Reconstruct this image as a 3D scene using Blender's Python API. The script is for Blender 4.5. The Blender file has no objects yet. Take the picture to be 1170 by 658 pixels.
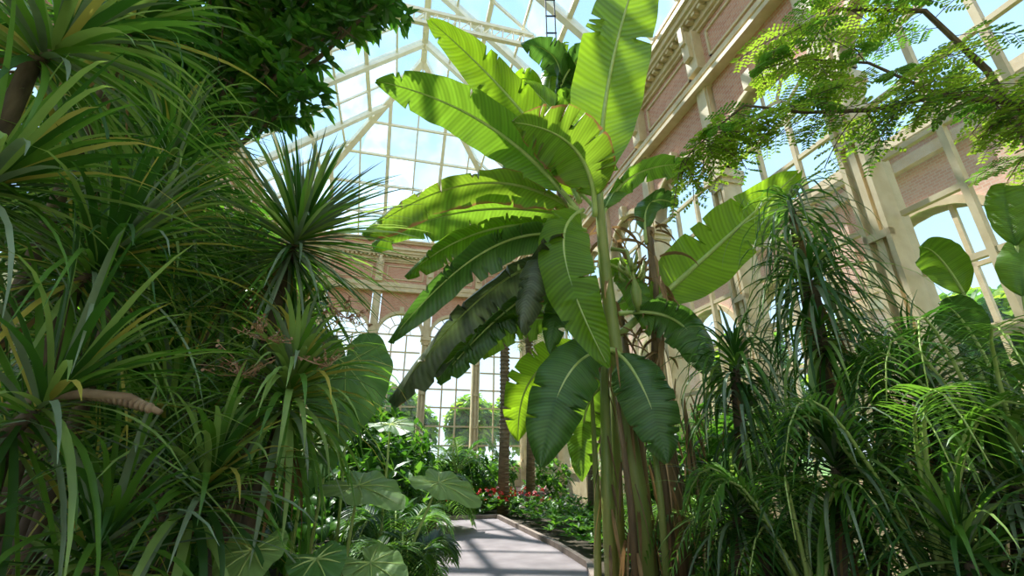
import bpy, math, random
from mathutils import Vector, Matrix
rnd=random.Random(7)
YAW=math.radians(14.2);CY,SY=math.cos(YAW),math.sin(YAW)
def b2w(X,Y,z=0): return Vector((X*CY-Y*SY,X*SY+Y*CY,z))
UP=Vector((0,0,1))
# ------------------------------------------------------------------ mesh builder
class MB:
    def __init__(s): s.v=[];s.f=[];s.m=[];s.uv=[]
    def add(s,vs,fs,mi=0,uv=None):
        o=len(s.v); s.v+=[tuple(p) for p in vs]
        s.uv+= uv if uv else [(0.5,0.5)]*len(vs)
        for f in fs: s.f.append(tuple(i+o for i in f)); s.m.append(mi)
    def hexa(s,P,mi=0):
        s.add(P,[(0,3,2,1),(4,5,6,7),(0,1,5,4),(1,2,6,5),(2,3,7,6),(3,0,4,7)],mi)
    def box(s,F,a0,a1,b0,b1,c0,c1,mi=0):
        s.hexa([F(a0,b0,c0),F(a1,b0,c0),F(a1,b1,c0),F(a0,b1,c0),F(a0,b0,c1),F(a1,b0,c1),F(a1,b1,c1),F(a0,b1,c1)],mi)
    def beam(s,p,q,w,h,mi=0,up=(0,0,1)):
        p=Vector(p);q=Vector(q);d=(q-p).normalized();u=Vector(up)
        r=d.cross(u)
        if r.length<1e-3: r=d.cross(Vector((1,0,0)))
        r.normalize();u=r.cross(d);r*=w/2;u*=h/2
        s.hexa([p-r-u,p+r-u,p+r+u,p-r+u,q-r-u,q+r-u,q+r+u,q-r+u],mi)
    def tube(s,pts,rad,n=8,mi=0):
        pts=[Vector(p) for p in pts];k=len(pts);vs=[];uv=[]
        ref=Vector((0.3,0.9,0.1))
        for i,p in enumerate(pts):
            d=(pts[min(i+1,k-1)]-pts[max(i-1,0)]).normalized()
            a=d.cross(ref)
            if a.length<.1: a=d.cross(Vector((1,0,0)))
            a.normalize();b=d.cross(a);r=rad[i] if isinstance(rad,(list,tuple)) else rad
            for j in range(n):
                t=2*math.pi*j/n;vs.append(p+(a*math.cos(t)+b*math.sin(t))*r);uv.append((i/(k-1),j/n))
        fs=[(i*n+j,i*n+(j+1)%n,(i+1)*n+(j+1)%n,(i+1)*n+j) for i in range(k-1) for j in range(n)]
        fs.append(tuple(range(n))[::-1]);fs.append(tuple((k-1)*n+j for j in range(n)))
        s.add(vs,fs,mi,uv)
    def obj(s,name,mats,rotz=0,smooth=False):
        me=bpy.data.meshes.new(name);me.from_pydata(s.v,[],s.f)
        for m in mats: me.materials.append(m)
        me.polygons.foreach_set('material_index',s.m)
        if smooth: me.polygons.foreach_set('use_smooth',[True]*len(s.f))
        ul=me.uv_layers.new(name='UVMap');li=[0]*len(me.loops);me.loops.foreach_get('vertex_index',li)
        fl=[]
        for i in li: fl+=s.uv[i]
        ul.data.foreach_set('uv',fl);me.update()
        o=bpy.data.objects.new(name,me);bpy.context.collection.objects.link(o);o.rotation_euler=(0,0,rotz);return o
# ------------------------------------------------------------------ materials
def nodes(name):
    m=bpy.data.materials.new(name);m.use_nodes=True;nt=m.node_tree;nt.nodes.clear()
    N=lambda t:nt.nodes.new(t)
    return m,nt,N,nt.links.new
def ramp(N,stops):
    r=N('ShaderNodeValToRGB');el=r.color_ramp.elements
    while len(el)<len(stops): el.new(.5)
    for e,(p,c) in zip(el,stops): e.position=p;e.color=(*c,1)
    return r
def solid(name,c1,c2,scale=3,rough=.6,bump=.1,bscale=30,detail=5,stretch=(1,1,1)):
    m,nt,N,L=nodes(name);o=N('ShaderNodeOutputMaterial');b=N('ShaderNodeBsdfPrincipled')
    tc=N('ShaderNodeTexCoord');mp=N('ShaderNodeMapping');mp.inputs['Scale'].default_value=stretch
    L(tc.outputs['Object'],mp.inputs[0]);n=N('ShaderNodeTexNoise');n.inputs['Scale'].default_value=scale;n.inputs['Detail'].default_value=detail
    L(mp.outputs[0],n.inputs['Vector']);r=ramp(N,[(.3,c1),(.7,c2)]);L(n.outputs['Fac'],r.inputs[0]);L(r.outputs[0],b.inputs['Base Color'])
    b.inputs['Roughness'].default_value=rough
    n2=N('ShaderNodeTexNoise');n2.inputs['Scale'].default_value=bscale;L(mp.outputs[0],n2.inputs['Vector'])
    bu=N('ShaderNodeBump');bu.inputs['Strength'].default_value=bump;L(n2.outputs['Fac'],bu.inputs['Height']);L(bu.outputs[0],b.inputs['Normal'])
    L(b.outputs[0],o.inputs[0]);return m
def leafmat(name,c1,c2,trans,tf=.4,rough=.4,vein=None,edge=None,spec=.5,vs=(.84,1.07)):
    """leaf: glossy front + translucent, optional side veins along UV.x and browned edge at |UV.y-.5|"""
    m,nt,N,L=nodes(name);o=N('ShaderNodeOutputMaterial');b=N('ShaderNodeBsdfPrincipled');t=N('ShaderNodeBsdfTranslucent');mx=N('ShaderNodeMixShader')
    tc=N('ShaderNodeTexCoord');n=N('ShaderNodeTexNoise');n.inputs['Scale'].default_value=2.3;n.inputs['Detail'].default_value=4
    L(tc.outputs['Object'],n.inputs['Vector']);r=ramp(N,[(.32,c1),(.68,c2)]);L(n.outputs['Fac'],r.inputs[0]);col=r.outputs[0]
    trc=N('ShaderNodeRGB');trc.outputs[0].default_value=(*trans,1);tcol=trc.outputs[0]
    if vein:
        sx=N('ShaderNodeSeparateXYZ');L(tc.outputs['UV'],sx.inputs[0])
        sb=N('ShaderNodeMath');sb.operation='SUBTRACT';L(sx.outputs[1],sb.inputs[0]);sb.inputs[1].default_value=.5
        ab=N('ShaderNodeMath');ab.operation='ABSOLUTE';L(sb.outputs[0],ab.inputs[0])
        ma=N('ShaderNodeMath');ma.operation='MULTIPLY_ADD';L(ab.outputs[0],ma.inputs[0]);ma.inputs[1].default_value=-.12;L(sx.outputs[0],ma.inputs[2])
        mu=N('ShaderNodeMath');mu.operation='MULTIPLY';L(ma.outputs[0],mu.inputs[0]);mu.inputs[1].default_value=vein
        si=N('ShaderNodeMath');si.operation='SINE';L(mu.outputs[0],si.inputs[0])
        mr=N('ShaderNodeMapRange');L(si.outputs[0],mr.inputs[0]);mr.inputs[1].default_value=-1;mr.inputs[2].default_value=1;mr.inputs[3].default_value=vs[0];mr.inputs[4].default_value=vs[1]
        nb=N('ShaderNodeTexNoise');nb.noise_dimensions='1D';nb.inputs['Scale'].default_value=22;nb.inputs['Detail'].default_value=3;L(ma.outputs[0],nb.inputs['W'])
        mb=N('ShaderNodeMapRange');mb.inputs[1].default_value=.3;mb.inputs[2].default_value=.7;mb.inputs[3].default_value=.82;mb.inputs[4].default_value=1.13;L(nb.outputs['Fac'],mb.inputs[0])
        mm=N('ShaderNodeMath');mm.operation='MULTIPLY';L(mr.outputs[0],mm.inputs[0]);L(mb.outputs[0],mm.inputs[1])
        def mul(c):
            v=N('ShaderNodeVectorMath');v.operation='SCALE';L(c,v.inputs[0]);L(mm.outputs[0],v.inputs['Scale']);return v.outputs[0]
        col=mul(col);tcol=mul(tcol)
        bu=N('ShaderNodeBump');bu.inputs['Strength'].default_value=.25;bu.inputs['Distance'].default_value=.008;L(si.outputs[0],bu.inputs['Height']);L(bu.outputs[0],b.inputs['Normal'])
        if edge:
            n3=N('ShaderNodeTexNoise');n3.inputs['Scale'].default_value=5;L(tc.outputs['Object'],n3.inputs['Vector'])
            e=N('ShaderNodeMath');e.operation='MULTIPLY_ADD';L(n3.outputs['Fac'],e.inputs[0]);e.inputs[1].default_value=.2;L(ab.outputs[0],e.inputs[2])
            e2=N('ShaderNodeMapRange');L(e.outputs[0],e2.inputs[0]);e2.inputs[1].default_value=edge;e2.inputs[2].default_value=edge+.03
            for k in (0,1):
                q=N('ShaderNodeMix');q.data_type='RGBA';L(e2.outputs[0],q.inputs[0]);L((col,tcol)[k],q.inputs[6]);q.inputs[7].default_value=(.36,.17,.06,1)
                if k==0: col=q.outputs[2]
                else: tcol=q.outputs[2]
    L(col,b.inputs['Base Color']);L(tcol,t.inputs['Color']);b.inputs['Roughness'].default_value=rough
    b.inputs['Specular IOR Level'].default_value=spec
    mx.inputs[0].default_value=tf;L(b.outputs[0],mx.inputs[1]);L(t.outputs[0],mx.inputs[2]);L(mx.outputs[0],o.inputs[0]);return m
def glassmat(name,tint,milk,gl=.05):
    m,nt,N,L=nodes(name);o=N('ShaderNodeOutputMaterial');t=N('ShaderNodeBsdfTransparent');t.inputs[0].default_value=(*tint,1)
    d=N('ShaderNodeBsdfTranslucent');d.inputs[0].default_value=(.85,.93,1,1);g=N('ShaderNodeBsdfGlossy');g.inputs['Roughness'].default_value=.08
    a=N('ShaderNodeMixShader');c=N('ShaderNodeMixShader')
    tc=N('ShaderNodeTexCoord');n=N('ShaderNodeTexNoise');n.inputs['Scale'].default_value=1.1;L(tc.outputs['Object'],n.inputs['Vector'])
    mr=N('ShaderNodeMapRange');mr.inputs[1].default_value=.35;mr.inputs[2].default_value=.7;mr.inputs[3].default_value=milk*.4;mr.inputs[4].default_value=milk*1.5;L(n.outputs['Fac'],mr.inputs[0])
    L(mr.outputs[0],a.inputs[0]);L(t.outputs[0],a.inputs[1]);L(d.outputs[0],a.inputs[2])
    c.inputs[0].default_value=gl;L(a.outputs[0],c.inputs[1]);L(g.outputs[0],c.inputs[2]);L(c.outputs[0],o.inputs[0]);return m
def brickmat(name,c1,c2,mortar):
    m,nt,N,L=nodes(name);o=N('ShaderNodeOutputMaterial');b=N('ShaderNodeBsdfPrincipled');tc=N('ShaderNodeTexCoord')
    s=N('ShaderNodeSeparateXYZ');L(tc.outputs['Object'],s.inputs[0]);ad=N('ShaderNodeMath');L(s.outputs[0],ad.inputs[0]);L(s.outputs[1],ad.inputs[1])
    c=N('ShaderNodeCombineXYZ');L(ad.outputs[0],c.inputs[0]);L(s.outputs[2],c.inputs[1]);br=N('ShaderNodeTexBrick');L(c.outputs[0],br.inputs['Vector'])
    br.inputs['Scale'].default_value=3.2;br.inputs['Color1'].default_value=(*c1,1);br.inputs['Color2'].default_value=(*c2,1);br.inputs['Mortar'].default_value=(*mortar,1);br.inputs['Mortar Size'].default_value=.03
    L(br.outputs[0],b.inputs['Base Color']);b.inputs['Roughness'].default_value=.8
    bu=N('ShaderNodeBump');bu.inputs['Strength'].default_value=.3;L(br.outputs['Fac'],bu.inputs['Height']);bu.invert=True;L(bu.outputs[0],b.inputs['Normal']);L(b.outputs[0],o.inputs[0]);return m
cream=solid('cream_paint',(.58,.45,.26),(.70,.58,.37),4,.5,.12)
white=solid('white_paint',(.74,.68,.52),(.84,.79,.64),4,.5,.05)
brick=brickmat('terracotta_brick',(.54,.22,.14),(.64,.33,.22),(.58,.42,.32))
pinkb=brickmat('pink_brick',(.66,.38,.29),(.74,.47,.37),(.70,.56,.46))
glass=glassmat('window_glass',(.97,.99,1),.03)
rg=[glassmat('roof_glass_clear',(.90,.96,1),.02),glassmat('roof_glass_hazy',(.87,.94,1),.08),glassmat('roof_glass_milky',(.9,.96,1),.18)]
# ------------------------------------------------------------------ building
XR,XL,YF,YB=7.0,-7.5,24.65,-4.35
BAY=2.9;ID=lambda a,b,c:(a,b,c)
def wall(name,wn,org,ds,inw,nb):
    W=MB();G=MB()
    F=lambda s,t,z:(org[0]+ds[0]*s+inw[0]*t,org[1]+ds[1]*s+inw[1]*t,z)
    L=nb*BAY
    W.box(F,0,L,-.35,.05,0,.9,0)
    W.box(F,0,L,-.4,.12,.9,1.05,0)
    for z0,z1,t,mi in [(10.3,10.42,.34,0),(10.42,10.6,.22,0),(10.6,10.75,.26,0),(10.75,10.9,.12,0),(10.9,12.15,.03,1),(12.15,12.25,.12,0),(12.25,12.4,.2,0),(12.5,12.62,.42,0),(12.62,12.8,.5,0),(12.8,12.95,.6,0),(12.95,13.4,.1,1),(13.4,13.5,.25,0),(13.5,13.6,.35,0)]:
        W.box(F,0,L,-.3,t,z0,z1,mi)
    W.box(F,0,L,-.3,.2,12.4,12.5,0)
    nd=int(L/.24)
    for i in range(nd): W.box(F,i*.24+.05,i*.24+.17,.2,.38,12.4,12.5,0)
    zs=7.85;r=BAY/2-.27
    for i in range(nb+1):
        s=i*BAY
        W.box(F,s-.2,s+.2,-.25,.16,0,10.3)
        for a in (-.2,.13): W.box(F,s+a,s+a+.07,.16,.26,1.2,7.4)
        W.box(F,s-.05,s+.05,.16,.22,1.2,7.4)
        for z in (1.2,2.9,4.6,6.3,7.3): W.box(F,s-.2,s+.2,.16,.26,z,z+.12)
        W.box(F,s-.24,s+.24,-.3,.28,7.42,7.55);W.box(F,s-.3,s+.3,-.3,.34,7.55,7.75)
        W.box(F,s-.15,s+.15,.06,.2,7.75,10.3)
        W.box(F,s-.2,s+.2,.03,.3,10.9,12.2);W.box(F,s-.12,s+.12,.3,.42,11.3,12.2);W.box(F,s-.08,s+.08,.42,.5,11.8,12.4)
        W.box(F,s-.3,s+.3,-.3,.34,0,1.2)
    for i in range(nb):
        c=(i+.5)*BAY;N=18
        for a,b_,z0,z1 in [(c-1.05,c+1.05,11.1,11.16),(c-1.05,c+1.05,11.9,11.96),(c-1.05,c-.99,11.1,11.96),(c+.99,c+1.05,11.1,11.96)]: W.box(F,a,b_,.03,.08,z0,z1)
        for k in range(N):
            a0=math.pi*k/N;a1=math.pi*(k+1)/N
            x0,z0=c+r*math.cos(a0),zs+r*math.sin(a0);x1,z1=c+r*math.cos(a1),zs+r*math.sin(a1)
            W.hexa([F(x1,-.12,z1),F(x0,-.12,z0),F(x0,.06,z0),F(x1,.06,z1),F(x1,-.12,10.3),F(x0,-.12,10.3),F(x0,.06,10.3),F(x1,.06,10.3)],1)
            for R,t in ((r+.17,.13),(r+.08,.19)):
                X0,Z0=c+R*math.cos(a0),zs+R*math.sin(a0);X1,Z1=c+R*math.cos(a1),zs+R*math.sin(a1)
                W.hexa([F(x1,-.2,z1),F(x0,-.2,z0),F(x0,t,z0),F(x1,t,z1),F(X1,-.2,Z1),F(X0,-.2,Z0),F(X0,t,Z0),F(X1,t,Z1)],0)
            ri=r*.5
            p0=F(c+ri*math.cos(a0),0,zs+ri*math.sin(a0));p1=F(c+ri*math.cos(a1),0,zs+ri*math.sin(a1));W.beam(p0,p1,.05,.05)
        W.box(F,c-.12,c+.12,.1,.3,zs+r-.02,zs+r+.38)
        for k in range(1,6):
            a=math.pi*k/6;W.beam(F(c+r*.5*math.cos(a),0,zs+r*.5*math.sin(a)),F(c+r*math.cos(a),0,zs+r*math.sin(a)),.05,.05)
        for q in (-1/3,1/3): W.box(F,c+q*r-.04,c+q*r+.04,-.05,.05,1.05,zs)
        z=1.05
        while z<zs+.1:
            W.box(F,c-r,c+r,-.04,.04,z-.04,z+.04); z+=.97
        pts=[F(c-r-.05,-.01,1.0),F(c+r+.05,-.01,1.0)]+[F(c+(r+.02)*math.cos(math.pi*k/N),-.01,zs+(r+.02)*math.sin(math.pi*k/N)) for k in range(N+1)]
        G.add(pts,[tuple(range(len(pts)))])
    W.obj(name,[cream,brick],YAW);G.obj(wn,[glass],YAW)
wall('wall_far','window_1',(XL,YF),(1,0),(0,-1),5)
wall('wall_right','window_2',(XR,YB),(0,1),(-1,0),10)
wall('wall_left','window_3',(XL,YB),(0,1),(1,0),10)
wall('wall_back','window_4',(XL,YB),(1,0),(0,1),5)
R=MB();xm=(XR+XL)/2;ZT,ZR=13.6,20.0;YA=17.0
def sp(side,y,t):
    x=XR if side>0 else XL
    return Vector((x+(xm-x)*t,y,ZT+(ZR-ZT)*t))
RG=MB()
def pane(a,b,c,d):
    RG.add([a,b,c,d],[(0,1,2,3)],rnd.choices([0,1,2],[.5,.3,.2])[0])
NP=6;HB=BAY/2;n=20
for side in (-1,1):
    for i in range(n+1):
        y=YB+i*HB; t=1 if y<=YA else (YF-y)/(YF-YA)
        if t<=0.01: continue
        b=.24 if i%2==0 else .09
        R.beam(sp(side,y,0),sp(side,y,t),b,b*1.3)
    for k in range(0,NP):
        t=k/NP; ye=YF-(YF-YA)*t
        R.beam(sp(side,YB,t),sp(side,ye,t),.09 if k%2 else .18,.12)
        t2=(k+1)/NP;ye2=YF-(YF-YA)*t2
        for i in range(n):
            y=YB+i*HB;y1=y+HB
            if y>=ye: continue
            pane(sp(side,y,t),sp(side,min(y1,ye),t),sp(side,min(y1,ye2) if y<ye2 else min(y,ye2),t2),sp(side,min(y,ye2),t2))
    R.beam(sp(side,YF,0),(xm,YA,ZR),.30,.30)
R.beam((xm,YB,ZR),(xm,YA,ZR),.28,.36)
HF=BAY/2
for i in range(1,10):
    x=XL+i*HF; t=1-abs(x-xm)/(XR-xm)
    R.beam((x,YF,ZT),(x,YF-(YF-YA)*t,ZT+(ZR-ZT)*t),.18 if i%2==0 else .08,.12)
fp=lambda x,t:Vector((x,YF-(YF-YA)*t,ZT+(ZR-ZT)*t))
for k in range(0,NP):
    t=k/NP;t2=(k+1)/NP;h=(XR-xm)*(1-t);h2=(XR-xm)*(1-t2);R.beam(fp(xm-h,t),fp(xm+h,t),.11,.12)
    for i in range(10):
        x=XL+i*HF;x1=x+HF
        c=lambda q,hh:max(xm-hh,min(xm+hh,q))
        if x1<=xm-h or x>=xm+h: continue
        pane(fp(c(x,h),t),fp(c(x1,h),t),fp(c(x1,h2),t2),fp(c(x,h2),t2))
for Y in (11.6,4.35):
    z=15.9;t=(z-ZT)/(ZR-ZT);a=XL+(xm-XL)*t;b=XR+(xm-XR)*t
    R.beam((a,Y,z),(b,Y,z),.14,.14);R.beam((a+.6,Y,z+.6),(b-.6,Y,z+.6),.14,.14)
    m=20
    for i in range(m+1):
        x=a+.6+(b-a-1.2)*i/m
        R.beam((x,Y,z),(x,Y,z+.6),.06,.06)
        if i<m: R.beam((x,Y,z),(x+(b-a-1.2)/m,Y,z+.6),.035,.035)
R.obj('roof_frame',[white],YAW);RG.obj('roof_glass_panes',rg,YAW)
GB=MB();GB.add([(XL,YB,ZT),(XR,YB,ZT),(xm,YB,ZR)],[(0,1,2)]);GB.obj('window_5',[rg[1]],YAW)
M=MB()
for dx in (-.12,.12): 
    q=b2w(2.95+dx,7.6);M.tube([(q.x,q.y,16.0),(q.x,q.y,10.2)],.018,6,0)
q=b2w(2.95,7.6)
for i in range(9): M.beam((q.x-.14,q.y,10.4+i*.6),(q.x+.14,q.y,10.4+i*.6),.03,.03)
M.beam(b2w(.8,7.6,16.0),b2w(6,7.6,16.0),.06,.06)
M.obj('hanging_cable',[solid('dark_metal',(.02,.02,.02),(.05,.05,.05),5,.5)])
# ------------------------------------------------------------------ ground, path
soil=solid('soil',(.03,.024,.015),(.09,.065,.04),6,.95,.6,40)
G=MB()
pts=[b2w(XL,YB),b2w(XR,YB),b2w(XR,YF),b2w(XL,YF)]
G.add([(p.x,p.y,0) for p in pts]+[(p.x,p.y,-.3) for p in pts],[(0,1,2,3),(7,6,5,4),(0,4,5,1),(1,5,6,2),(2,6,7,3),(3,7,4,0)]);G.obj('floor',[soil])
lawn=solid('lawn_grass',(.08,.18,.03),(.18,.30,.07),3,.9,.5,60)
G=MB();G.box(ID,-90,90,-60,140,-.6,-.05);G.obj('lawn_ground',[lawn])
pathm=solid('path_concrete',(.20,.165,.17),(.31,.265,.27),2.2,.75,.25,60,8)
PT=MB();ed=[(-4,-1,.9),(0,-1,.9),(2,-.6,1.4),(4,-.1,1.75),(5,.25,2.15),(6,.6,2.6),(7,.7,2.95),(8.5,.7,3.0),(12.6,.7,2.8)]
for (y0,l0,r0),(y1,l1,r1) in zip(ed,ed[1:]):
    PT.hexa([(l0,y0,-.02),(r0,y0,-.02),(r1,y1,-.02),(l1,y1,-.02),(l0,y0,.03),(r0,y0,.03),(r1,y1,.03),(l1,y1,.03)],0)
    for e0,e1 in ((l0,l1),(r0,r1)): PT.beam((e0,y0,.05),(e1,y1,.05),.09,.14,1)
PT.beam((.7,12.6,.05),(2.8,12.6,.05),.09,.14,1)
curb=solid('curb_stone',(.20,.15,.12),(.32,.25,.21),5,.85,.3)
PT.obj('garden_path',[pathm,curb],YAW)
# ------------------------------------------------------------------ leaf generators
def R3(a=1): return Vector((rnd.uniform(-a,a),rnd.uniform(-a,a),rnd.uniform(-a,a)))
def banana_leaf(M,P0,P1,P2,W,face=.5,pet=.1,fold=.12,arch=.35,mi=0,rib=1,tear=.25,rows=110,rr=.03,roll=0,tipw=.1):
    P0,P1,P2=Vector(P0),Vector(P1),Vector(P2);C=P1*2-(P0+P2)/2
    cols=[-1,-.9,-.66,-.36,-.12,0,.12,.36,.66,.9,1]
    vs=[];uv=[];rib_p=[];ph=rnd.random()*9
    cut=[[0]*(rows+1),[0]*(rows+1)];sg=[[0]*(rows+1),[0]*(rows+1)]
    for h in (0,1):
        cur=0
        for i in range(rows+1):
            if 5<i<rows-5 and rnd.random()<tear*.3:
                cut[h][i]=rnd.uniform(.25,.75);cur=rnd.uniform(-.12,.3)*min(1,tear*2.5)
            sg[h][i]=cur
    for i in range(rows+1):
        u=i/rows;t=pet+(1-pet)*u
        p=P0*(1-t)**2+C*2*t*(1-t)+P2*t*t
        T=((C-P0)*(1-t)+(P2-C)*t).normalized()
        V=(p-Vector((0,0,1.6))).normalized()
        s1=T.cross(UP);s2=T.cross(V)
        if s1.length<.05: s1=s2.copy()
        s1.normalize();s2.normalize()
        if s1.dot(s2)<0: s1=-s1
        S=(s1*(1-face)+s2*face).normalized();Nn=S.cross(T).normalized()
        if Nn.z<0 and abs(Nn.z)>.02 and face<.9: Nn=-Nn
        if roll: S=Matrix.Rotation(roll,3,T)@S;Nn=Matrix.Rotation(roll,3,T)@Nn
        w=W*.5*max(0.02,(1-abs(2*u-1)**2.6))**.75*(1-tipw*u)
        rib_p.append(p-Nn*.012)
        for c in cols:
            k=1.0;a=abs(c);h=0 if c<0 else 1
            ct=cut[h][i]
            if a>.8: k=1-ct
            elif a>.5: k=1-ct*.45
            k*=1+.018*a*math.sin(u*37+ph*3+(1 if c<0 else 0))
            off=W*(fold*a-arch*a*a*.5-sg[h][i]*a*a)+W*.04*a*math.sin(u*19+ph+(2 if c<0 else 0))+W*.012*a*math.sin(u*53+ph*2)
            vs.append(p+S*c*w*k+Nn*off);uv.append((u,.5+c*.5))
    n=len(cols)
    fs=[(i*n+j,i*n+j+1,(i+1)*n+j+1,(i+1)*n+j) for i in range(rows) for j in range(n-1)]
    M.add(vs,fs,mi,uv)
    st=[P0*(1-t)**2+C*2*t*(1-t)+P2*t*t for t in [pet*k/4 for k in range(4)]]+rib_p[::4]
    k=len(st);M.tube(st,[rr*(1-.85*(i/(k-1))) for i in range(k)],6,rib)
def strap(M,p,d,L,W,droop,mi=0,seg=7,fold=.25):
    p=Vector(p);d=Vector(d).normalized();st=L/seg;vs=[];uv=[]
    S0=d.cross(UP)
    if S0.length<.1: S0=d.cross(Vector((1,.3,0)))
    S0=(S0.normalized()+R3(.25)).normalized()
    for i in range(seg+1):
        u=i/seg;S=(S0-d*S0.dot(d)).normalized();Nn=S.cross(d)
        w=W*.5*(min(1,.55+u*2.5))*(1-u**2.6)+.0008
        vs+=[p-S*w+Nn*w*fold,p,p+S*w+Nn*w*fold];uv+=[(u,0),(u,.5),(u,1)]
        p=p+d*st;d=(d+Vector((0,0,-droop*(0.35+u*1.3)/seg*2.2))+R3(.03)).normalized()
    fs=[]
    for i in range(seg):
        a=i*3;fs+=[(a,a+1,a+4,a+3),(a+1,a+2,a+5,a+4)]
    M.add(vs,fs,mi,uv)
def rosette(M,c,axis,n,L,W,droop,pmin=8,pmax=115,mats=(0,1,2),wts=(.5,.35,.15),core=.18,seg=7,dead=0,deadmi=3):
    c=Vector(c);ax=Vector(axis).normalized();a=ax.cross(Vector((.2,1,.1))).normalized();b=ax.cross(a)
    for i in range(n):
        f=(i+.5)/n;th=math.radians(pmin+(pmax-pmin)*f**.9+rnd.uniform(-9,9));ph=i*2.39996+rnd.uniform(-.3,.3)
        d=ax*math.cos(th)+(a*math.cos(ph)+b*math.sin(ph))*math.sin(th)
        l=L*rnd.uniform(.72,1.12)*(.7+.3*min(1,f*2.5))
        strap(M,c+ax*core*(.5-f)*1.6+d*.02,d,l,W*rnd.uniform(.8,1.15),droop*rnd.uniform(.6,1.5),rnd.choices(mats,wts)[0],seg)
    for i in range(dead):
        ph=rnd.uniform(0,6.28);d=(-ax*.9+(a*math.cos(ph)+b*math.sin(ph))*.5)
        strap(M,c-ax*core*rnd.uniform(.5,2),d,L*rnd.uniform(.5,.9),W*.7,droop*1.2,deadmi,5)
def oval(M,p,d,L,W,mi=0,cup=.15,nrm=None):
    d=d.normalized();n=nrm or UP
    S=d.cross(n)
    if S.length<.15: S=d.cross(Vector((1,.2,0)))
    S.normalize();S=(S+R3(.2)).normalized();Nn=S.cross(d)
    if Nn.z<0: Nn=-Nn
    q=[p,p+d*L*.3-S*W*.46+Nn*W*cup,p+d*L*.3,p+d*L*.3+S*W*.46+Nn*W*cup,p+d*L*.65-S*W*.44+Nn*W*cup*.6-UP*L*.04,p+d*L*.65-UP*L*.04,p+d*L*.65+S*W*.44+Nn*W*cup*.6-UP*L*.04,p+d*L-UP*L*.12]
    M.add(q,[(0,2,1),(0,3,2),(1,2,5,4),(2,3,6,5),(4,5,7),(5,6,7)],mi,[(0,.5),(.3,0),(.3,.5),(.3,1),(.65,0),(.65,.5),(.65,1),(1,.5)])
def whorl(M,p,ax,n,L,W,mi,sp=1.0):
    ax=ax.normalized();a=ax.cross(Vector((.3,.9,.2))).normalized();b=ax.cross(a);o=rnd.random()*6
    for i in range(n):
        ph=o+6.283*i/n+rnd.uniform(-.3,.3);oval(M,p,ax*.45+(a*math.cos(ph)+b*math.sin(ph))*sp,L*rnd.uniform(.7,1.15),W*rnd.uniform(.8,1.1),mi)
def canopy(M,blobs,dens,L,W,mis=(0,1),n=6,wmi=None,root=None,shell=.55):
    for (c,r) in blobs:
        c=Vector(c);r=Vector((r,r,r)) if not isinstance(r,(tuple,list)) else Vector(r)
        k=int(dens*(r.x*r.y+r.x*r.z+r.y*r.z)/3*4)
        for i in range(k):
            d=R3();
            while d.length>1 or d.length<.05: d=R3()
            d.normalize();q=d*rnd.uniform(shell,1.05)
            p=c+Vector((q.x*r.x,q.y*r.y,q.z*r.z))
            whorl(M,p,(d+UP*.5+R3(.5)),n,L,W,rnd.choice(mis))
        if root is not None:
            m=(Vector(root)+c)/2+R3(.3);M.tube([root,m,c],[.07,.05,.02],6,wmi)
            for i in range(4): M.tube([c,c+Vector((rnd.uniform(-1,1)*r.x,rnd.uniform(-1,1)*r.y,rnd.uniform(-.6,.9)*r.z))*.8],[.02,.008],5,wmi)
def ear(M,base,tip,size,nrm,mi=0,seed=0,wave=.04):
    base=Vector(base);d=(Vector(tip)-base).normalized();nrm=Vector(nrm);S=d.cross(nrm).normalized();Nn=S.cross(d).normalized()
    if Nn.dot(nrm)<0:Nn=-Nn
    tab=[(0,1),(15,.86),(30,.74),(50,.66),(75,.62),(100,.62),(125,.64),(145,.62),(160,.5),(172,.25),(180,.1)]
    def rad(t):
        t=abs(t)
        for (a,x),(b,y) in zip(tab,tab[1:]):
            if t<=b: return x+(y-x)*(t-a)/(b-a)
        return .1
    K=48;vs=[base];uv=[(0,.5)]
    for ring in (.25,.5,.75,.92,1):
        for k in range(K):
            t=-180+360*k/K;rr=rad(t)*ring*size;a=math.radians(t)
            z=.08*size*ring*abs(math.sin(a))-.10*size*ring*ring*(.6+.4*math.cos(a))+wave*size*ring*ring*math.sin(k*1.05+seed)
            vs.append(base+d*rr*math.cos(a)+S*rr*math.sin(a)*1.0+Nn*z);uv.append((abs(t)/180,.5+.48*ring))
    fs=[(0,1+k,1+(k+1)%K) for k in range(K)]
    for r_ in range(4):
        o=1+r_*K
        fs+=[(o+k,o+K+k,o+K+(k+1)%K,o+(k+1)%K) for k in range(K)]
    M.add(vs,fs,mi,uv)
    for t in (0,38,-38,80,-80,125,-125):
        a=math.radians(t);e=base+(d*math.cos(a)+S*math.sin(a))*rad(t)*size*.85+Nn*(.08*size*.85*abs(math.sin(a))-.10*size*.72*(.6+.4*math.cos(a))+.004)
        m=base+(d*math.cos(a)+S*math.sin(a))*rad(t)*size*.42+Nn*(.08*size*.42*abs(math.sin(a))-.10*size*.18*(.6+.4*math.cos(a))+.006)
        M.tube([base,m,e],[.008,.005,.002],4,2)
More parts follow.
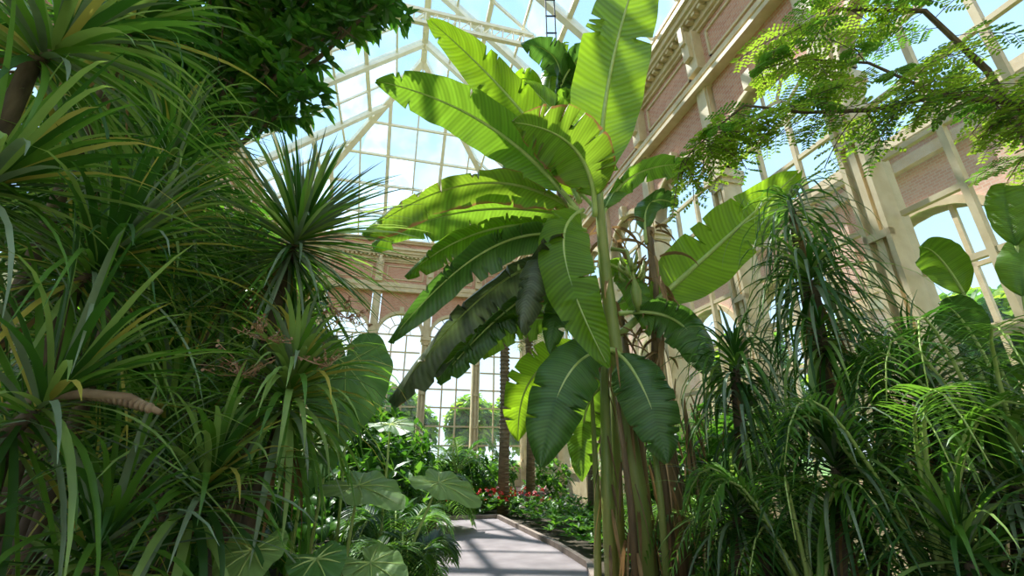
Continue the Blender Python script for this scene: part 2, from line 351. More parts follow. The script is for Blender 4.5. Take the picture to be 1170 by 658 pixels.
def frond(M,p0,p1,p2,n,L,W,mi=0,rib=1,angle=.6,droop=.3,seg=4,fn=None):
    p0,p1,p2=Vector(p0),Vector(p1),Vector(p2);C=p1*2-(p0+p2)/2
    P=lambda t:p0*(1-t)**2+C*2*t*(1-t)+p2*t*t
    M.tube([P(i/8) for i in range(9)],[.018*(1-.8*i/8) for i in range(9)],5,rib)
    for i in range(n):
        t=.15+.85*i/n;p=P(t);T=((C-p0)*(1-t)+(p2-C)*t).normalized();S=T.cross(UP)
        if S.length<.1:S=Vector((1,0,0))
        S.normalize();l=L*math.sin(math.pi*(.12+.83*i/n))**.6
        for sg in (-1,1): strap(M,p,S*sg+T*angle+UP*.15+R3(.08),l,W,droop,mi,seg,.2)
def pinnate(M,p,d,L,nl,ll,mi=0,rib=1,droop=.5,branches=5):
    """bipinnate feathery leaf with small rounded leaflets"""
    p=Vector(p);d=Vector(d).normalized();st=L/branches;S=d.cross(UP)
    if S.length<.1:S=Vector((1,0,0))
    S.normalize();pts=[p.copy()]
    for i in range(branches):
        p=p+d*st;pts.append(p.copy());d=(d-UP*droop/branches).normalized()
        for sg in (-1,1):
            dd=(S*sg+d*.7-UP*.15+R3(.15)).normalized();l=L*.45*(1-.5*i/branches)
            q=p.copy();k=max(3,int(nl*(1-.4*i/branches)));s2=dd.cross(UP).normalized();qs=[q.copy()]
            for j in range(k):
                q=q+dd*l/k;qs.append(q.copy())
                for g in (-1,1): oval(M,q,s2*g+dd*.4,ll*rnd.uniform(.8,1.2),ll*.6,mi,.1)
            M.tube([qs[0],qs[-1]],.0025,3,rib)
    M.tube(pts,.005,4,rib)
# ------------------------------------------------------------------ plant materials
V=300
bl_bright=leafmat('banana_leaf_bright',(.11,.25,.012),(.17,.33,.02),(.38,.63,.02),.5,.38,V,.66)
bl_mid=leafmat('banana_leaf_green',(.07,.18,.015),(.12,.25,.025),(.28,.51,.03),.42,.35,V,.66)
bl_brown=leafmat('banana_leaf_browned',(.10,.21,.015),(.15,.27,.025),(.32,.50,.03),.42,.38,V,.55)
bl_dark=leafmat('banana_leaf_dark',(.045,.12,.025),(.085,.18,.04),(.16,.36,.04),.3,.3,V,.66)
bl_grey=leafmat('banana_leaf_drying',(.07,.10,.05),(.15,.18,.10),(.14,.20,.06),.22,.42,V,.60)
rib=solid('leaf_midrib',(.34,.46,.10),(.50,.60,.20),6,.4)
stemm=solid('banana_pseudostem',(.08,.05,.022),(.30,.20,.09),5,.7,.6,14,6,(3,3,.35))
stemg=solid('banana_stem_green',(.16,.24,.04),(.34,.36,.10),4,.5,.3,14,6,(3,3,.4))
dryl=leafmat('dry_leaf',(.18,.10,.04),(.42,.27,.12),(.35,.2,.08),.25,.8)
def lm(nm,c,t,tf=.32,rough=.40,s=.70): return leafmat(nm,tuple(x*s for x in c),tuple(x*1.4 for x in c),t,tf,rough,spec=.38)
st_dark=lm('strap_leaf_dark',(.034,.09,.018),(.10,.30,.02))
st_mid=lm('strap_leaf_green',(.085,.19,.025),(.24,.50,.04),.38)
st_light=lm('strap_leaf_light',(.24,.36,.10),(.44,.64,.10),.35)
st_grey=lm('strap_leaf_greygreen',(.19,.25,.15),(.2,.32,.10),.22)
st_yel=lm('strap_leaf_yellowing',(.50,.44,.08),(.65,.56,.1),.35)
cn_dark=lm('canopy_leaf_dark',(.028,.085,.014),(.10,.30,.02),.38,.35)
cn_mid=lm('canopy_leaf_green',(.06,.16,.02),(.21,.47,.03),.42,.35)
cn_light=lm('feathery_leaf_light',(.17,.29,.02),(.42,.62,.04),.5,.4)
ear_m=leafmat('elephant_ear_leaf',(.06,.16,.03),(.10,.22,.05),(.20,.42,.06),.35,.42,60,.9,vs=(.94,1.04))
ear_l=leafmat('elephant_ear_leaf_light',(.19,.33,.08),(.26,.40,.12),(.36,.58,.12),.4,.45,60,.9,vs=(.94,1.04))
bark=solid('bark',(.06,.042,.025),(.19,.135,.085),6,.9,.8,22,6,(2,2,.6))
barkl=solid('palm_trunk',(.14,.10,.06),(.32,.24,.15),5,.9,.8,10,6,(1,1,5))
# ------------------------------------------------------------------ main banana plant
B=MB();bm=[bl_bright,rib,bl_mid,bl_dark,bl_grey,bl_brown,stemm,stemg,dryl]
b_=lambda *a,**k:banana_leaf(B,*a,**k)
b_((1.21,5.2,4.7),(1.52,5.1,7.12),(2.42,4.9,10.0),1.15,face=1,pet=.10,mi=0,tear=.08,fold=.05,arch=.15,rr=.05)
b_((.95,5.3,4.9),(.07,5.7,7.01),(-1.59,6.0,9.38),.80,face=.7,pet=.12,mi=0,tear=.1,rr=.04)
b_((.95,5.2,4.6),(-.31,5.0,5.95),(-1.95,4.8,6.6),.80,face=.6,pet=.12,mi=2,tear=.1,rr=.04)
b_((1.1,5.1,4.55),(.84,4.75,5.35),(0.0,4.4,5.5),1.0,face=.75,pet=.12,mi=5,tear=.25,rr=.04,tipw=.25)
b_((1.0,5.2,4.6),(-.40,5.0,5.02),(-1.85,4.8,4.13),.62,face=.35,pet=.08,mi=5,tear=.2,arch=.6)
b_((1.0,5.4,4.7),(-.58,5.6,4.95),(-2.07,5.8,4.5),.75,face=.3,pet=.1,mi=2,tear=.2,arch=.4)
b_((1.0,5.2,4.4),(-.29,5.2,4.42),(-1.38,5.2,3.73),.52,face=.4,pet=.12,mi=2,tear=.2,arch=.5)
b_((1.02,5.2,4.2),(-.17,5.0,4.10),(-1.36,4.7,2.75),.56,face=.5,pet=.12,mi=3,tear=.2,arch=.5)
b_((1.05,5.4,4.0),(-.12,5.5,3.80),(-1.51,5.5,2.20),.62,face=.45,pet=.1,mi=4,tear=.35,arch=.7)
b_((1.1,5.3,3.9),(0.1,5.3,3.45),(-.9,5.3,2.40),.42,face=.45,pet=.1,mi=3,tear=.3,arch=.7)
b_((1.1,5.2,3.10),(.06,5.4,3.18),(-1.0,5.6,2.55),.45,face=.5,pet=.1,mi=2,tear=.35,arch=.6)
b_((.95,5,4.1),(.40,4.9,3.85),(.10,4.8,2.9),.46,face=.7,pet=.1,mi=4,tear=.3,arch=.6)
b_((.95,5.1,4.65),(.62,4.7,3.82),(1.02,4.6,2.45),.66,face=.85,pet=.05,mi=0,tear=.12,fold=.1,arch=.2,rr=.035)
b_((1.35,5.3,3.0),(2.68,5.4,4.15),(4.35,5.6,5.6),1.0,face=.9,pet=.18,mi=0,tear=.12,fold=.05,arch=.2,rr=.05,tipw=.35)
b_((1.2,5.2,4.5),(1.70,5.3,5.32),(2.72,5.5,5.70),.5,face=.4,pet=.12,mi=2,tear=.2,arch=.4)
b_((1.2,5.1,2.75),(.62,4.8,2.42),(.28,4.6,1.48),.68,face=.8,pet=.1,mi=3,tear=.12,arch=.4,rr=.035)
b_((1.2,5.1,2.75),(1.40,4.8,2.30),(1.52,4.6,1.52),.62,face=.8,pet=.1,mi=3,tear=.12,arch=.4,rr=.035)
b_((1.26,5.4,2.82),(.34,5.6,2.6),(0.08,5.7,1.75),.62,face=.8,pet=.1,mi=0,tear=.25,arch=.4)
b_((1.3,5.1,3.2),(1.92,4.9,3.05),(2.05,4.7,2.42),.52,face=.7,pet=.1,mi=3,tear=.2,arch=.5)
b_((1.25,5.5,2.40),(.93,5.6,2.15),(.82,5.6,1.3),.5,face=.8,pet=.1,mi=2,tear=.3)
b_((1.25,5.4,4.9),(.93,5.8,6.55),(.24,6.2,8.0),.62,face=.6,pet=.15,mi=2,tear=.1)
b_((1.85,5.4,4.3),(2.0,5.5,5.0),(2.5,5.7,5.1),.42,face=.5,pet=.12,mi=3,tear=.2)
b_((1.2,5.4,4.0),(1.5,5.2,3.7),(1.62,5.0,2.9),.36,face=.8,pet=.1,mi=2,tear=.2)
b_((1.2,5.4,3.5),(.7,5.2,3.5),(.45,5.1,2.7),.42,face=.8,pet=.1,mi=3,tear=.3)
b_((1.25,5.5,3.4),(1.9,5.8,3.6),(2.5,6.1,3.2),.5,face=.5,pet=.1,mi=2,tear=.2)
b_((1.2,5.3,4.7),(.5,5.4,5.6),(-.5,5.5,6.1),.5,face=.5,pet=.15,mi=0,tear=.1)
B.tube([(1.4,5.2,0),(1.36,5.2,1.2),(1.26,5.2,2.5),(1.2,5.2,3.8),(1.2,5.2,4.8),(1.21,5.2,5.2)],[.11,.10,.09,.08,.06,.04],14,7)
B.tube([(1.85,5.4,0),(1.84,5.4,1.2),(1.79,5.4,2.5),(1.88,5.4,3.6),(1.91,5.4,4.55)],[.09,.08,.07,.06,.04],12,6)
B.tube([(1.04,5.35,0),(1.05,5.3,1.2),(1.13,5.3,2.8)],[.08,.07,.05],12,7)
for x,y,x1,z1,r,mi in [(1.6,5.75,1.5,3.4,.07,6),(1.22,5.8,1.3,3.0,.07,7),(1.62,5.1,1.58,2.6,.045,6),(1.2,4.95,1.16,2.2,.045,6),(1.48,4.95,1.5,2.3,.04,7),(2.0,5.2,1.98,2.2,.045,6),(.9,5.5,.98,2.3,.045,7)]:
    B.tube([(x,y,0),((x+x1)/2+.03,y,z1/2),(x1,y,z1)],[r,r*.85,r*.5],10,mi)
for i in range(110):
    z=rnd.uniform(.3,2.9);x,y=rnd.choice([(1.36,5.2),(1.84,5.4),(1.05,5.3),(1.6,5.7),(1.62,5.1),(1.2,4.95),(2.0,5.2)]);a=rnd.uniform(0,6.28)
    strap(B,(x+.08*math.cos(a),y+.08*math.sin(a),z),(math.cos(a)*.25,math.sin(a)*.25,-1),rnd.uniform(.25,.7),rnd.uniform(.02,.05),.4,rnd.choice((8,8,6)),5,.5)
for i in range(90):
    z=rnd.uniform(2.7,4.6);a=rnd.uniform(0,6.28);x=1.88 if rnd.random()<.75 else 1.3
    strap(B,(x+.08*math.cos(a),5.3+.1*math.sin(a),z),(math.cos(a)*.6,math.sin(a)*.5,rnd.uniform(-1,.2)),rnd.uniform(.2,.6),rnd.uniform(.03,.08),1.2,8,6,.8)
for i in range(14):
    a=i*.45;p=Vector((1.5+.09*math.cos(a),5.05+.09*math.sin(a),3.62+.09*(i%3)))
    B.tube([p,p+Vector((.06*math.cos(a),.06*math.sin(a),.06)),p+Vector((.07*math.cos(a),.07*math.sin(a),.15))],[.018,.022,.008],6,7)
B.tube([(1.3,5.15,4.1),(1.45,5.0,4.0),(1.5,4.98,3.6),(1.5,4.97,3.45),(1.5,4.96,3.3),(1.5,4.96,3.18)],[.03,.025,.02,.065,.055,.01],10,7)
B.obj('banana_plant',bm,smooth=True)
B=MB()
for a in [((.77,7.5,8.3),(1.05,7.5,9.9),(.2,7.3,10.3),.8,3),((.77,7.5,8.3),(1.5,7.4,9.9),(2.05,7.3,8.9),.85,3),((.77,7.5,8.2),(.4,7.4,9.3),(-.1,7.3,8.9),.6,0),((.77,7.5,8.2),(1.2,7.2,8.6),(1.6,7.0,7.9),.6,2),((.75,7.5,8),(.1,7.3,8.2),(-.5,7.2,7.3),.6,2),((.8,7.5,8.3),(.9,7.7,9.8),(1.3,7.9,11),.6,2),((.8,7.5,7.6),(.3,7.2,7.6),(-.2,7.0,6.6),.6,3),((.8,7.5,7.8),(1.5,7.6,7.9),(2.2,7.6,7.1),.6,0)]:
    banana_leaf(B,a[0],a[1],a[2],a[3],face=.5,pet=.12,mi=a[4],tear=.2,arch=.5)
B.tube([(1.75,8.0,0),(1.5,7.8,3),(1.05,7.6,6),(.77,7.5,8.4)],[.15,.13,.1,.06],12,6)
B.obj('banana_plant',bm,smooth=True)
# ------------------------------------------------------------------ left dracaenas / yuccas
SM=[st_dark,st_mid,st_light,dryl,st_grey,st_yel,bark]
def drac(name,c,axis,n,L,W,droop,ground=True,trunk_r=.05,pmin=8,pmax=120,mats=(0,1,2,5),wts=(.33,.42,.21,.04),dead=6,seg=7,root=None,extra=()):
    M=MB();rosette(M,c,axis,n,L,W,droop,pmin,pmax,mats,wts,seg=seg,dead=dead)
    for (e,en,el) in extra: rosette(M,e,axis,en,el,W,droop,pmin+15,pmax+10,mats,wts,seg=seg,dead=dead//2)
    c=Vector(c);
    if ground:
        rt=Vector(root) if root else Vector((c.x-.25,c.y+.2,0))
        mid=(rt+c)/2+Vector((-.12,.1,0));M.tube([rt,mid,c-Vector(axis).normalized()*.15,c],[trunk_r*1.4,trunk_r*1.1,trunk_r,trunk_r*.6],8,6)
    M.obj(name,SM,smooth=True)
gw=dict(mats=(4,0,1,2),wts=(.46,.2,.14,.2))
drac('yucca_plant',(-2.15,3.9,3.55),(.4,-.35,.85),290,1.35,.034,.28,pmax=130,dead=18,**gw)
drac('yucca_plant',(-1.70,3.4,2.0),(.2,-.3,1),170,1.05,.048,1.0,pmax=118,dead=10,mats=(1,2,4,5),wts=(.30,.45,.17,.08))
thin=dict(mats=(0,1,2,4,5),wts=(.26,.30,.24,.13,.07))
for c,ax,n_,L_,W_,dp in [((-3.11,2.2,4.14),(.3,.2,.8),110,1.25,.05,.7),((-2.70,2.6,2.7),(.6,.0,.8),140,1.35,.034,.6),((-2.32,2.2,1.79),(.6,.0,.6),110,1.2,.036,.6),
  ((-3.27,3.4,4.0),(.5,-.1,.7),140,1.25,.034,.7),((-2.0,2.4,1.1),(.3,-.1,.7),100,1.0,.036,.8),((-2.9,4.2,3.09),(.3,-.1,.7),140,1.2,.036,.9),((-1.81,2.8,1.35),(.3,-.1,.8),110,.9,.042,.9),
  ((-2.9,2,2.9),(.7,.2,.6),110,1.3,.036,.7),((-4.08,4.2,5.2),(.3,-.2,.8),130,1.3,.036,.7),((-3.6,3.0,5.3),(.3,-.2,.5),120,1.3,.045,.8),((-3.6,3.6,2.6),(.3,-.2,.8),120,1.2,.036,.9),
  ((-2.6,3.4,1.8),(.3,-.2,.8),120,1.2,.036,.9),((-3.9,4.4,4.2),(.4,-.2,.8),130,1.3,.036,.9),((-2.6,4.6,2.2),(.3,-.2,.8),110,1.1,.036,1.0),((-3.0,3.2,3.3),(.5,-.2,.6),120,1.2,.034,.7),((-2.3,4.3,2.75),(.4,-.2,.7),110,1.0,.034,.8)]:
    drac('dracaena_plant',c,ax,n_,L_,W_,dp,**thin)
M=MB();M.tube([(-2.75,2.35,1.80),(-2.35,2.25,1.86),(-2.1,2.2,1.88),(-1.88,2.2,1.86),(-1.72,2.22,1.79)],[.02,.023,.024,.022,.014],10,0)
for i in range(34):
    t=i/34;x=-2.72+t*.98;z=1.80+.08*math.sin(t*3.1);M.tube([(x,2.35-.15*math.sin(t*1.6),z),(x+.012,2.35-.15*math.sin(t*1.6),z)],[.027,.023],10,0)
M.obj('bare_stem',[solid('bare_stem_bark',(.2,.12,.07),(.42,.30,.18),8,.8,.5,40)],smooth=True)
M=MB()
for c in [(-1.75,3.0,2.35),(-1.35,3.2,2.2),(-1.30,3.3,2.6),(-1.85,3.0,2.1)]:
    c=Vector(c)
    for i in range(15):
        d=R3(1);d.z=abs(d.z)*.6;e=c+d.normalized()*rnd.uniform(.12,.28);M.tube([c,(c+e)/2+R3(.03),e],.003,4,0)
        for k in range(6): q=c.lerp(e,rnd.uniform(.4,1));oval(M,q,R3(),.03,.02,0)
M.obj('dried_flower_panicle',[solid('dry_flower',(.35,.17,.10),(.60,.36,.22))])
# ------------------------------------------------------------------ left overhead tree and dark understory
CM=[cn_dark,cn_mid,cn_light,bark]
M=MB();root=(-6.2,6.2,4.2)
canopy(M,[((-6.3,5.2,6.0),(2.0,1.6,2.2)),((-5.0,5.4,7.9),(1.5,1.2,1.2)),((-3.9,5,8.2),(1.0,.8,.8)),((-3.2,5,8.9),(1.2,.8,.7)),((-2.2,5.1,8.6),(.55,.5,.5)),((-4.4,5,6.9),(.9,.8,.8)),((-3.6,4.9,6.9),(.45,.4,.4)),((-3.2,5,7.5),(.4,.4,.4)),((-4.6,4.7,8.9),(1.6,1.0,.8)),((-5.0,4.8,5.6),(1,.8,.9)),((-2.6,5,9.3),(1.0,.7,.6)),((-3.05,4.9,6.35),(.35,.3,.35)),((-3.5,4.9,6.3),(.4,.3,.35)),((-2.7,5,7.9),(.4,.3,.3))],30,.28,.105,(0,0,1),8,3,root)
M.tube([(-6.4,6.4,0),(-6.3,6.3,2),root],[.22,.18,.14],10,3)
M.obj('umbrella_tree',CM)
for g in range(4):
    M=MB();bl=[]
    for i in range(11):
        y=4.4+g*2.2+rnd.uniform(0,2);x=rnd.uniform(max(-5.6-.25*y+1.2,-.45*y-4.2),-.45*y-1.1);z=rnd.uniform(.5,5.3 if y<8 else 3.8)
        bl.append(((x,y,z),(rnd.uniform(.7,1.1),rnd.uniform(.7,1.0),rnd.uniform(.7,1.1))))
    canopy(M,bl,26,.38,.17,(0,0,1),5,3,None,.3)
    M.obj('rubber_tree_shrub',CM)
# ------------------------------------------------------------------ elephant ears
M=MB();EM=[ear_m,ear_l,rib]
def earleaf(b,t,s,n,mi,root):
    b=Vector(b);root=Vector(root);m=(b+root)/2+Vector((0,0,.2));M.tube([root,m,b],[.02,.016,.01],6,2);ear(M,b,t,s,n,mi,rnd.random()*6)
earleaf((-1.68,4.4,2.45),(-1.5,4.2,1.6),.78,(.7,-1,.5),0,(-2.0,4.9,0))
earleaf((-1.25,3.9,1.36),(-.9,3.75,1.28),.48,(-.05,-.22,1),1,(-1.5,4.5,0))
earleaf((-.66,4.3,1.36),(-.3,4.15,1.24),.46,(.1,-.22,1),1,(-1.1,4.7,0))
earleaf((-1.5,2.9,1.08),(-1.45,2.6,.9),.30,(0,-.5,1),1,(-1.6,3.3,0))
earleaf((-1.2,3.1,1.0),(-1.0,2.85,.92),.28,(0,-.4,1),0,(-1.4,3.4,0))
earleaf((-.95,3.4,.92),(-.6,3.2,.82),.34,(.1,-.3,1),1,(-1.2,3.8,0))
earleaf((-2.0,4.6,1.7),(-1.9,4.3,1.3),.55,(.2,-1,.6),0,(-2.2,5,0))
earleaf((-1.3,4.9,1.9),(-.95,4.6,1.8),.36,(.2,-.5,1),0,(-1.4,5.3,0))
earleaf((-1.9,5.2,2.2),(-2.0,4.9,1.8),.5,(-.1,-.9,.8),0,(-1.9,5.5,0))
M.obj('elephant_ear_plant',EM,smooth=True)
# ------------------------------------------------------------------ broad dark leaves + ferns bordering the path
M=MB()
for i in range(24):
    y=rnd.uniform(5,11.5);p=b2w(-.05-rnd.uniform(0,1.4),y);h=rnd.uniform(.5,1.2)
    for k in range(7):
        a=rnd.uniform(0,6.28);r=rnd.uniform(.25,.45);c=Vector((p.x,p.y,0))
        banana_leaf(M,c,c+Vector((r*.4*math.cos(a),r*.4*math.sin(a),h*.85)),c+Vector((r*math.cos(a),r*math.sin(a),h*rnd.uniform(.5,.95))),.2,face=.3,pet=.4,mi=rnd.choice((0,1)),rib=2,tear=0,rows=10,rr=.01)
M.obj('peace_lily_border',[cn_dark,cn_mid,rib],smooth=True)
for nm,grp in (('fern_bed',[(-1.0,4.6,.5,14,.5),(-1.3,5.6,.5,12,.7),(-1.2,5.2,.2,12,.5)]),('fern_bed',[(2.4,5.3,.3,14,1.1),(2.1,6.6,.4,12,.9),(2.6,4.3,.3,14,1.2),(3.2,3.6,.3,12,1.1),(3.2,5.0,.8,14,1.4),(2.0,3.9,.1,12,.8)]),('fern_bed',[(4.0,4.4,1.0,14,1.3),(2.6,7.5,.8,12,1.3),(3.2,7,1.2,12,1.4)]),('feather_palm',[(2.75,3.3,1.3,14,.9),(3.5,3.3,1.7,14,1.0),(2.2,3.8,.9,12,.8)])):
    M=MB()
    for (x,y,z,n,L) in grp:
        for k in range(n):
            a=6.283*k/n+rnd.random();e=L*rnd.uniform(.8,1.1);d=Vector((math.cos(a),math.sin(a),0));c=Vector((x,y,z*.5))
            frond(M,c,c+d*e*.55+UP*(e*.65+z*.5),c+d*e+UP*e*.25+UP*z*.5,26,.30,.022,rnd.choice((0,1)),2,.6,.6)
        M.tube([(x,y,0),(x,y,z*.5+.03)],[.07,.05],8,3)
    M.obj(nm,[st_dark,st_mid,rib,bark],smooth=True)
# ------------------------------------------------------------------ right-hand drooping dracaenas
dk=dict(mats=(0,4,1,2),wts=(.42,.26,.16,.16))
def dr(name,c,n,L,W,dp,**k):
    c=Vector(c);drac(name,c,(rnd.uniform(-.2,.2),-.1,1),n,L,W,dp,root=(c.x+.15,c.y+.15,0),dead=8,**dk,**k)
dr('dragon_tree',(3.15,4.3,4.2),75,1.05,.032,2.6,pmin=40,pmax=125,extra=[((3.12,4.25,3.7),55,1.0)])
dr('dragon_tree',(2.95,4.0,3.2),110,1.15,.034,2.0,pmin=30,extra=[((2.9,4.0,2.6),80,1.1)])
dr('dragon_tree',(2.25,4.4,2.4),110,1.0,.034,2.0,extra=[((2.27,4.42,1.9),80,.9)])
dr('dragon_tree',(3.3,3.6,2.0),130,1.1,.034,1.3)
dr('dragon_tree',(3.36,3.2,1.4),120,1.0,.034,1.1)
dr('dragon_tree',(2.46,3.6,1.5),120,.95,.032,1.3)
dr('dragon_tree',(1.97,4.3,1.1),100,.8,.032,1.1)
dr('dragon_tree',(2.71,3.0,1.0),100,.9,.032,1.1)
dr('dragon_tree',(3.3,2.9,1.0),110,.9,.032,1.1)
dr('dragon_tree',(3.94,3.9,1.5),120,1.0,.034,1.2)
dr('dragon_tree',(3.75,4.6,2.3),120,1.0,.034,1.6)
for g in range(3):
    M=MB();bl=[]
    for i in range(10):
        X=rnd.uniform(3.7,5.8);Y=rnd.uniform(4.2+3.3*g,7.5+3.3*g);p=b2w(X,Y);z=rnd.uniform(.3,1.5+.06*Y)
        if p.x/p.y<.26: continue
        bl.append(((p.x,p.y,z),(rnd.uniform(.5,.8),)*3))
    canopy(M,bl,34,.26,.12,(0,0,1),5,3,None,.3);M.obj('tropical_shrub',CM)
# ------------------------------------------------------------------ bird of paradise, right edge
M=MB()
for a in [((4.1,3.7,0),(4.0,3.6,2.55),(3.62,3.5,3.32),.34,1),((4.15,3.6,0),(4.25,3.5,2.5),(4.6,3.4,3.3),.36,1),((4.1,3.7,0),(3.85,3.5,2.1),(3.5,3.4,2.75),.32,0),((4.2,3.6,0),(4.1,3.3,1.9),(4.2,3.1,2.6),.36,0),((4.2,3.7,0),(4.4,3.5,2.9),(4.5,3.4,3.9),.3,1),((4.15,3.6,0),(3.95,3.3,1.8),(3.7,3.1,2.2),.3,1)]:
    banana_leaf(M,a[0],a[1],a[2],a[3],face=.8,pet=.62,mi=a[4],rib=2,tear=0,rows=30,rr=.02)
M.obj('bird_of_paradise_plant',[bl_dark,bl_mid,rib],smooth=True)
# ------------------------------------------------------------------ feathery tree, upper right
M=MB()
br=[[(5.7,4.2,0),(5.7,4.1,2.6),(5.5,3.8,4.4),(5.04,3.4,4.85)],[(5.04,3.4,4.85),(4.4,3.5,5.05),(3.77,3.6,4.95),(3.2,3.8,5.1),(2.70,4,5.39)],[(2.7,4,5.39),(2.4,4.2,5.2),(2.05,4.4,4.9)],
 [(5.5,3.8,4.4),(5.3,3.7,5.6),(4.78,3.6,6.4),(4.0,3.8,6.7),(3.39,4,6.5)],[(4.4,3.5,5.05),(3.9,3.6,5.6),(3.4,3.9,6.0),(3.0,4.2,6.1)],[(5.04,3.4,4.85),(5.2,3.2,4.4),(4.9,3.2,4.1)]]
for k,b in enumerate(br):
    r0=[.09,.035,.014,.04,.018,.018][k];M.tube(b,[r0*(1-.6*i/(len(b)-1)) for i in range(len(b))],7,1)
for bi,b in enumerate(br[1:]):
    for p,q in zip(b,b[1:]):
        p=Vector(p);q=Vector(q)
        for j in range([8,11,9,8,7][bi]):
            s=p.lerp(q,rnd.random());d=R3(1);d.z=d.z*.5+.05-(.5 if bi==1 else 0);pinnate(M,s,d,rnd.uniform(.35,.65),6,.052,rnd.choice((0,0,2)),1,.7,5)
M.obj('feathery_acacia_tree',[cn_light,bark,cn_mid])
# ------------------------------------------------------------------ far interior planting
def palm(name,x,y,h,n,L,r=.13):
    M=MB();M.tube([(x,y,0),(x+.05,y,h*.5),(x,y,h)],[r*1.2,r,r*.9],12,2)
    for i in range(int(h/.12)):
        z=i*.12;M.tube([(x+.04,y,z),(x+.04,y,z+.05)],[r*1.16,r*1.04],12,2)
    for k in range(n):
        a=k*2.4;t=rnd.uniform(.0,1);d=Vector((math.cos(a),math.sin(a),0));c=Vector((x,y,h))
        frond(M,c,c+d*L*.5+UP*L*(.75-.6*t),c+d*L+UP*L*(.3-.95*t),30,.5,.035,rnd.choice((0,1)),3,.6,.5)
    M.obj(name,[st_dark,st_mid,barkl,rib],smooth=True)
palm('palm_tree',-.26,13.6,5.6,14,1.4,.14)
palm('palm_tree',.55,14.6,6.0,14,1.4,.12)
palm('palm_tree',-3.9,14,1.4,16,1.5)
palm('palm_tree',-1.7,15,1.0,16,1.4)
palm('palm_tree',2.0,12,3.2,16,1.5,.12)
palm('palm_tree',-1.8,10.8,.4,14,1.0,.1)
M=MB();bl=[]
for i in range(34):
    X=rnd.uniform(-3.5,5.6);Y=rnd.uniform(14.2,22);p=b2w(X,Y);bl.append(((p.x,p.y,rnd.uniform(.3,1.3)),(rnd.uniform(.5,.8),)*3))
canopy(M,bl,30,.3,.12,(0,1,1),5,3,None,.3);M.obj('tropical_shrub',CM)
M=MB();bl=[]
for x,y,z,r in [(-2.1,8.6,.9,.8),(-2.4,9.6,1.3,.9),(-3.1,11,1.7,1.1),(-2.7,10.5,.9,.7),(-2.1,7.4,1.0,.8),(-2.8,8.4,1.9,.9)]: bl.append(((x,y,z),(r,)*3))
canopy(M,bl,30,.3,.12,(0,0,1),5,3,None,.3);M.obj('tropical_shrub',CM)
M=MB();fr=solid('red_petals',(.6,.01,.01),(.85,.05,.03));fw=solid('pink_petals',(.7,.3,.35),(.8,.5,.5))
for i in range(420):
    X=rnd.uniform(-.5,5.2);Y=rnd.uniform(12.8,14.4) if X<3.2 else rnd.uniform(8,13);p=b2w(X,Y,rnd.uniform(.1,.5));whorl(M,p,UP+R3(.4),7,.2,.08,rnd.choice((0,1,1)))
for i in range(90):
    X=rnd.uniform(.8,4.4);p=b2w(X,rnd.uniform(12.75,13.3),rnd.uniform(.4,.75));whorl(M,p,Vector((0,-1,.5))+R3(.4),5,.065,.06,3 if rnd.random()<.75 else 4)
M.obj('flower_bed',[cn_dark,cn_mid,rib,fr,fw])
M=MB()
for i in range(900):
    s=rnd.random()
    if s<.5: X=rnd.uniform(-4,.35);Y=rnd.uniform(2.8,13)
    else: X=rnd.uniform(3.2,6.3);Y=rnd.uniform(3.5,14)
    if Y<6.5 and -1.2<X<2.9: continue
    p=b2w(X,Y,rnd.uniform(.05,.35));whorl(M,p,UP+R3(.5),7,.22,.09,rnd.choice((0,1,1)))
M.obj('ground_cover_plants',CM)
# ------------------------------------------------------------------ outside
M=MB()
F=lambda s,t,z:(12.5-t,s,z)
for i in range(12):
    s=-12+i*4.2
    M.box(F,s-.35,s+.35,-.5,.1,0,9.4,1);M.box(F,s-.45,s+.45,-.6,.25,5.3,5.6,0);M.box(F,s-.25,s+.25,.1,.2,0,5.3,0)
    if i<11:
        c=s+2.1;r=1.75
        for k in range(14):
            a0=math.pi*k/14;a1=math.pi*(k+1)/14;x0,z0=c+r*math.cos(a0),5.6+r*math.sin(a0);x1,z1=c+r*math.cos(a1),5.6+r*math.sin(a1)
            M.hexa([F(x1,-.4,z1),F(x0,-.4,z0),F(x0,0,z0),F(x1,0,z1),F(x1,-.4,8.6),F(x0,-.4,8.6),F(x0,0,8.6),F(x1,0,8.6)],1)
            R_=r+.2;X0,Z0=c+R_*math.cos(a0),5.6+R_*math.sin(a0);X1,Z1=c+R_*math.cos(a1),5.6+R_*math.sin(a1)
            M.hexa([F(x1,-.45,z1),F(x0,-.45,z0),F(x0,.1,z0),F(x1,.1,z1),F(X1,-.45,Z1),F(X0,-.45,Z0),F(X0,.1,Z0),F(X1,.1,Z1)],0)
        for q in (-.6,.6): M.box(F,c+q-.05,c+q+.05,-.1,0,0,7.24,0)
        for z in (.9,2.6,4.2,5.6): M.box(F,c-r,c+r,-.1,0,z,z+.1,0)
        M.box(F,c-r-.2,c+r+.2,-.3,0,0,.9,1)
M.box(F,-12.4,34.6,-.5,.2,8.6,8.9,0);M.box(F,-12.4,34.6,-.6,.4,9.2,9.5,0);M.box(F,-12.4,34.6,-.4,.05,8.9,9.2,1)
M.obj('brick_arcade_building',[cream,pinkb],YAW)
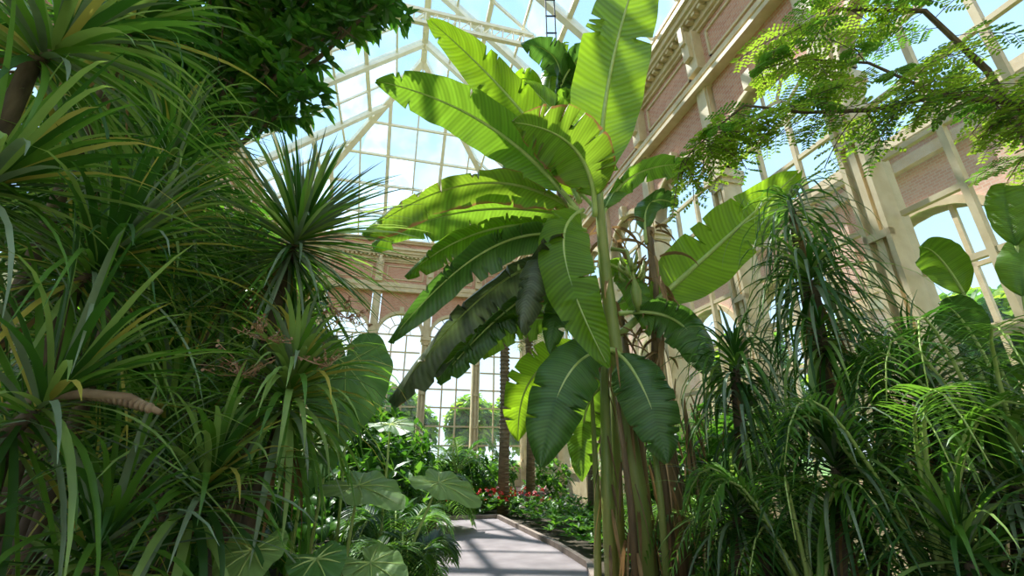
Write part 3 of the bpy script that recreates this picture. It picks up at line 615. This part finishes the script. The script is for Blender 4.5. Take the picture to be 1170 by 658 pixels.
for j,(X,Y,h,r) in enumerate([(-6,40,6,3.2),(0,44,7,3.6),(6,41,6,3.2),(13,46,8,4),(-13,42,7,4),(24,14,8,4.2),(23,26,8,4.5),(27,4,8,4.5),(-18,12,7,4),(-18,24,7,4)]):
    M=MB();p=b2w(X,Y);M.tube([(p.x,p.y,-.1),(p.x,p.y,h*.5),(p.x,p.y,h*.8)],[.4,.3,.15],8,3)
    canopy(M,[((p.x+rnd.uniform(-.5,.5)*r,p.y+rnd.uniform(-.5,.5)*r,h*.62+rnd.uniform(-.25,.4)*r),(r*.6,)*3) for _ in range(6)],10,.8,.42,(1,1,2),5,3,None,.5);M.obj('garden_tree',CM)
# ------------------------------------------------------------------ camera, light, sky
cd=bpy.data.cameras.new('cam');cam=bpy.data.objects.new('camera',cd);bpy.context.collection.objects.link(cam)
cd.sensor_width=36;cd.lens=500/1170*36;cam.location=(0,0,1.6);cam.rotation_euler=(math.radians(110.8),0,0);cd.clip_start=.05
bpy.context.scene.camera=cam
w=bpy.data.worlds.new('w');bpy.context.scene.world=w;w.use_nodes=True;nt=w.node_tree;L=nt.links.new
bg=nt.nodes['Background'];tc=nt.nodes.new('ShaderNodeTexCoord');sx=nt.nodes.new('ShaderNodeSeparateXYZ');L(tc.outputs['Generated'],sx.inputs[0])
rp=nt.nodes.new('ShaderNodeValToRGB');e=rp.color_ramp.elements;e[0].position=0;e[0].color=(.78,.91,1,1);e[1].position=.95;e[1].color=(.34,.60,1,1)
x=e.new(.35);x.color=(.48,.74,1,1);L(sx.outputs[2],rp.inputs[0])
nz=nt.nodes.new('ShaderNodeTexNoise');nz.inputs['Scale'].default_value=2.6;nz.inputs['Detail'].default_value=7;L(tc.outputs['Generated'],nz.inputs['Vector'])
mr=nt.nodes.new('ShaderNodeMapRange');mr.inputs[1].default_value=.50;mr.inputs[2].default_value=.75;mr.inputs[4].default_value=.75;L(nz.outputs['Fac'],mr.inputs[0])
mx=nt.nodes.new('ShaderNodeMix');mx.data_type='RGBA';L(mr.outputs[0],mx.inputs[0]);L(rp.outputs[0],mx.inputs[6]);mx.inputs[7].default_value=(1.1,1.1,1.1,1);L(mx.outputs[2],bg.inputs[0]);bg.inputs[1].default_value=1.3
sd=bpy.data.lights.new('sun','SUN');sd.energy=9;sd.angle=.01;sd.color=(1,.95,.85);so=bpy.data.objects.new('sun',sd);bpy.context.collection.objects.link(so)
so.rotation_euler=Vector((0.35,-.42,-1)).to_track_quat('-Z','Y').to_euler()
vs=bpy.context.scene.view_settings
vs.view_transform='Standard';vs.exposure=.3
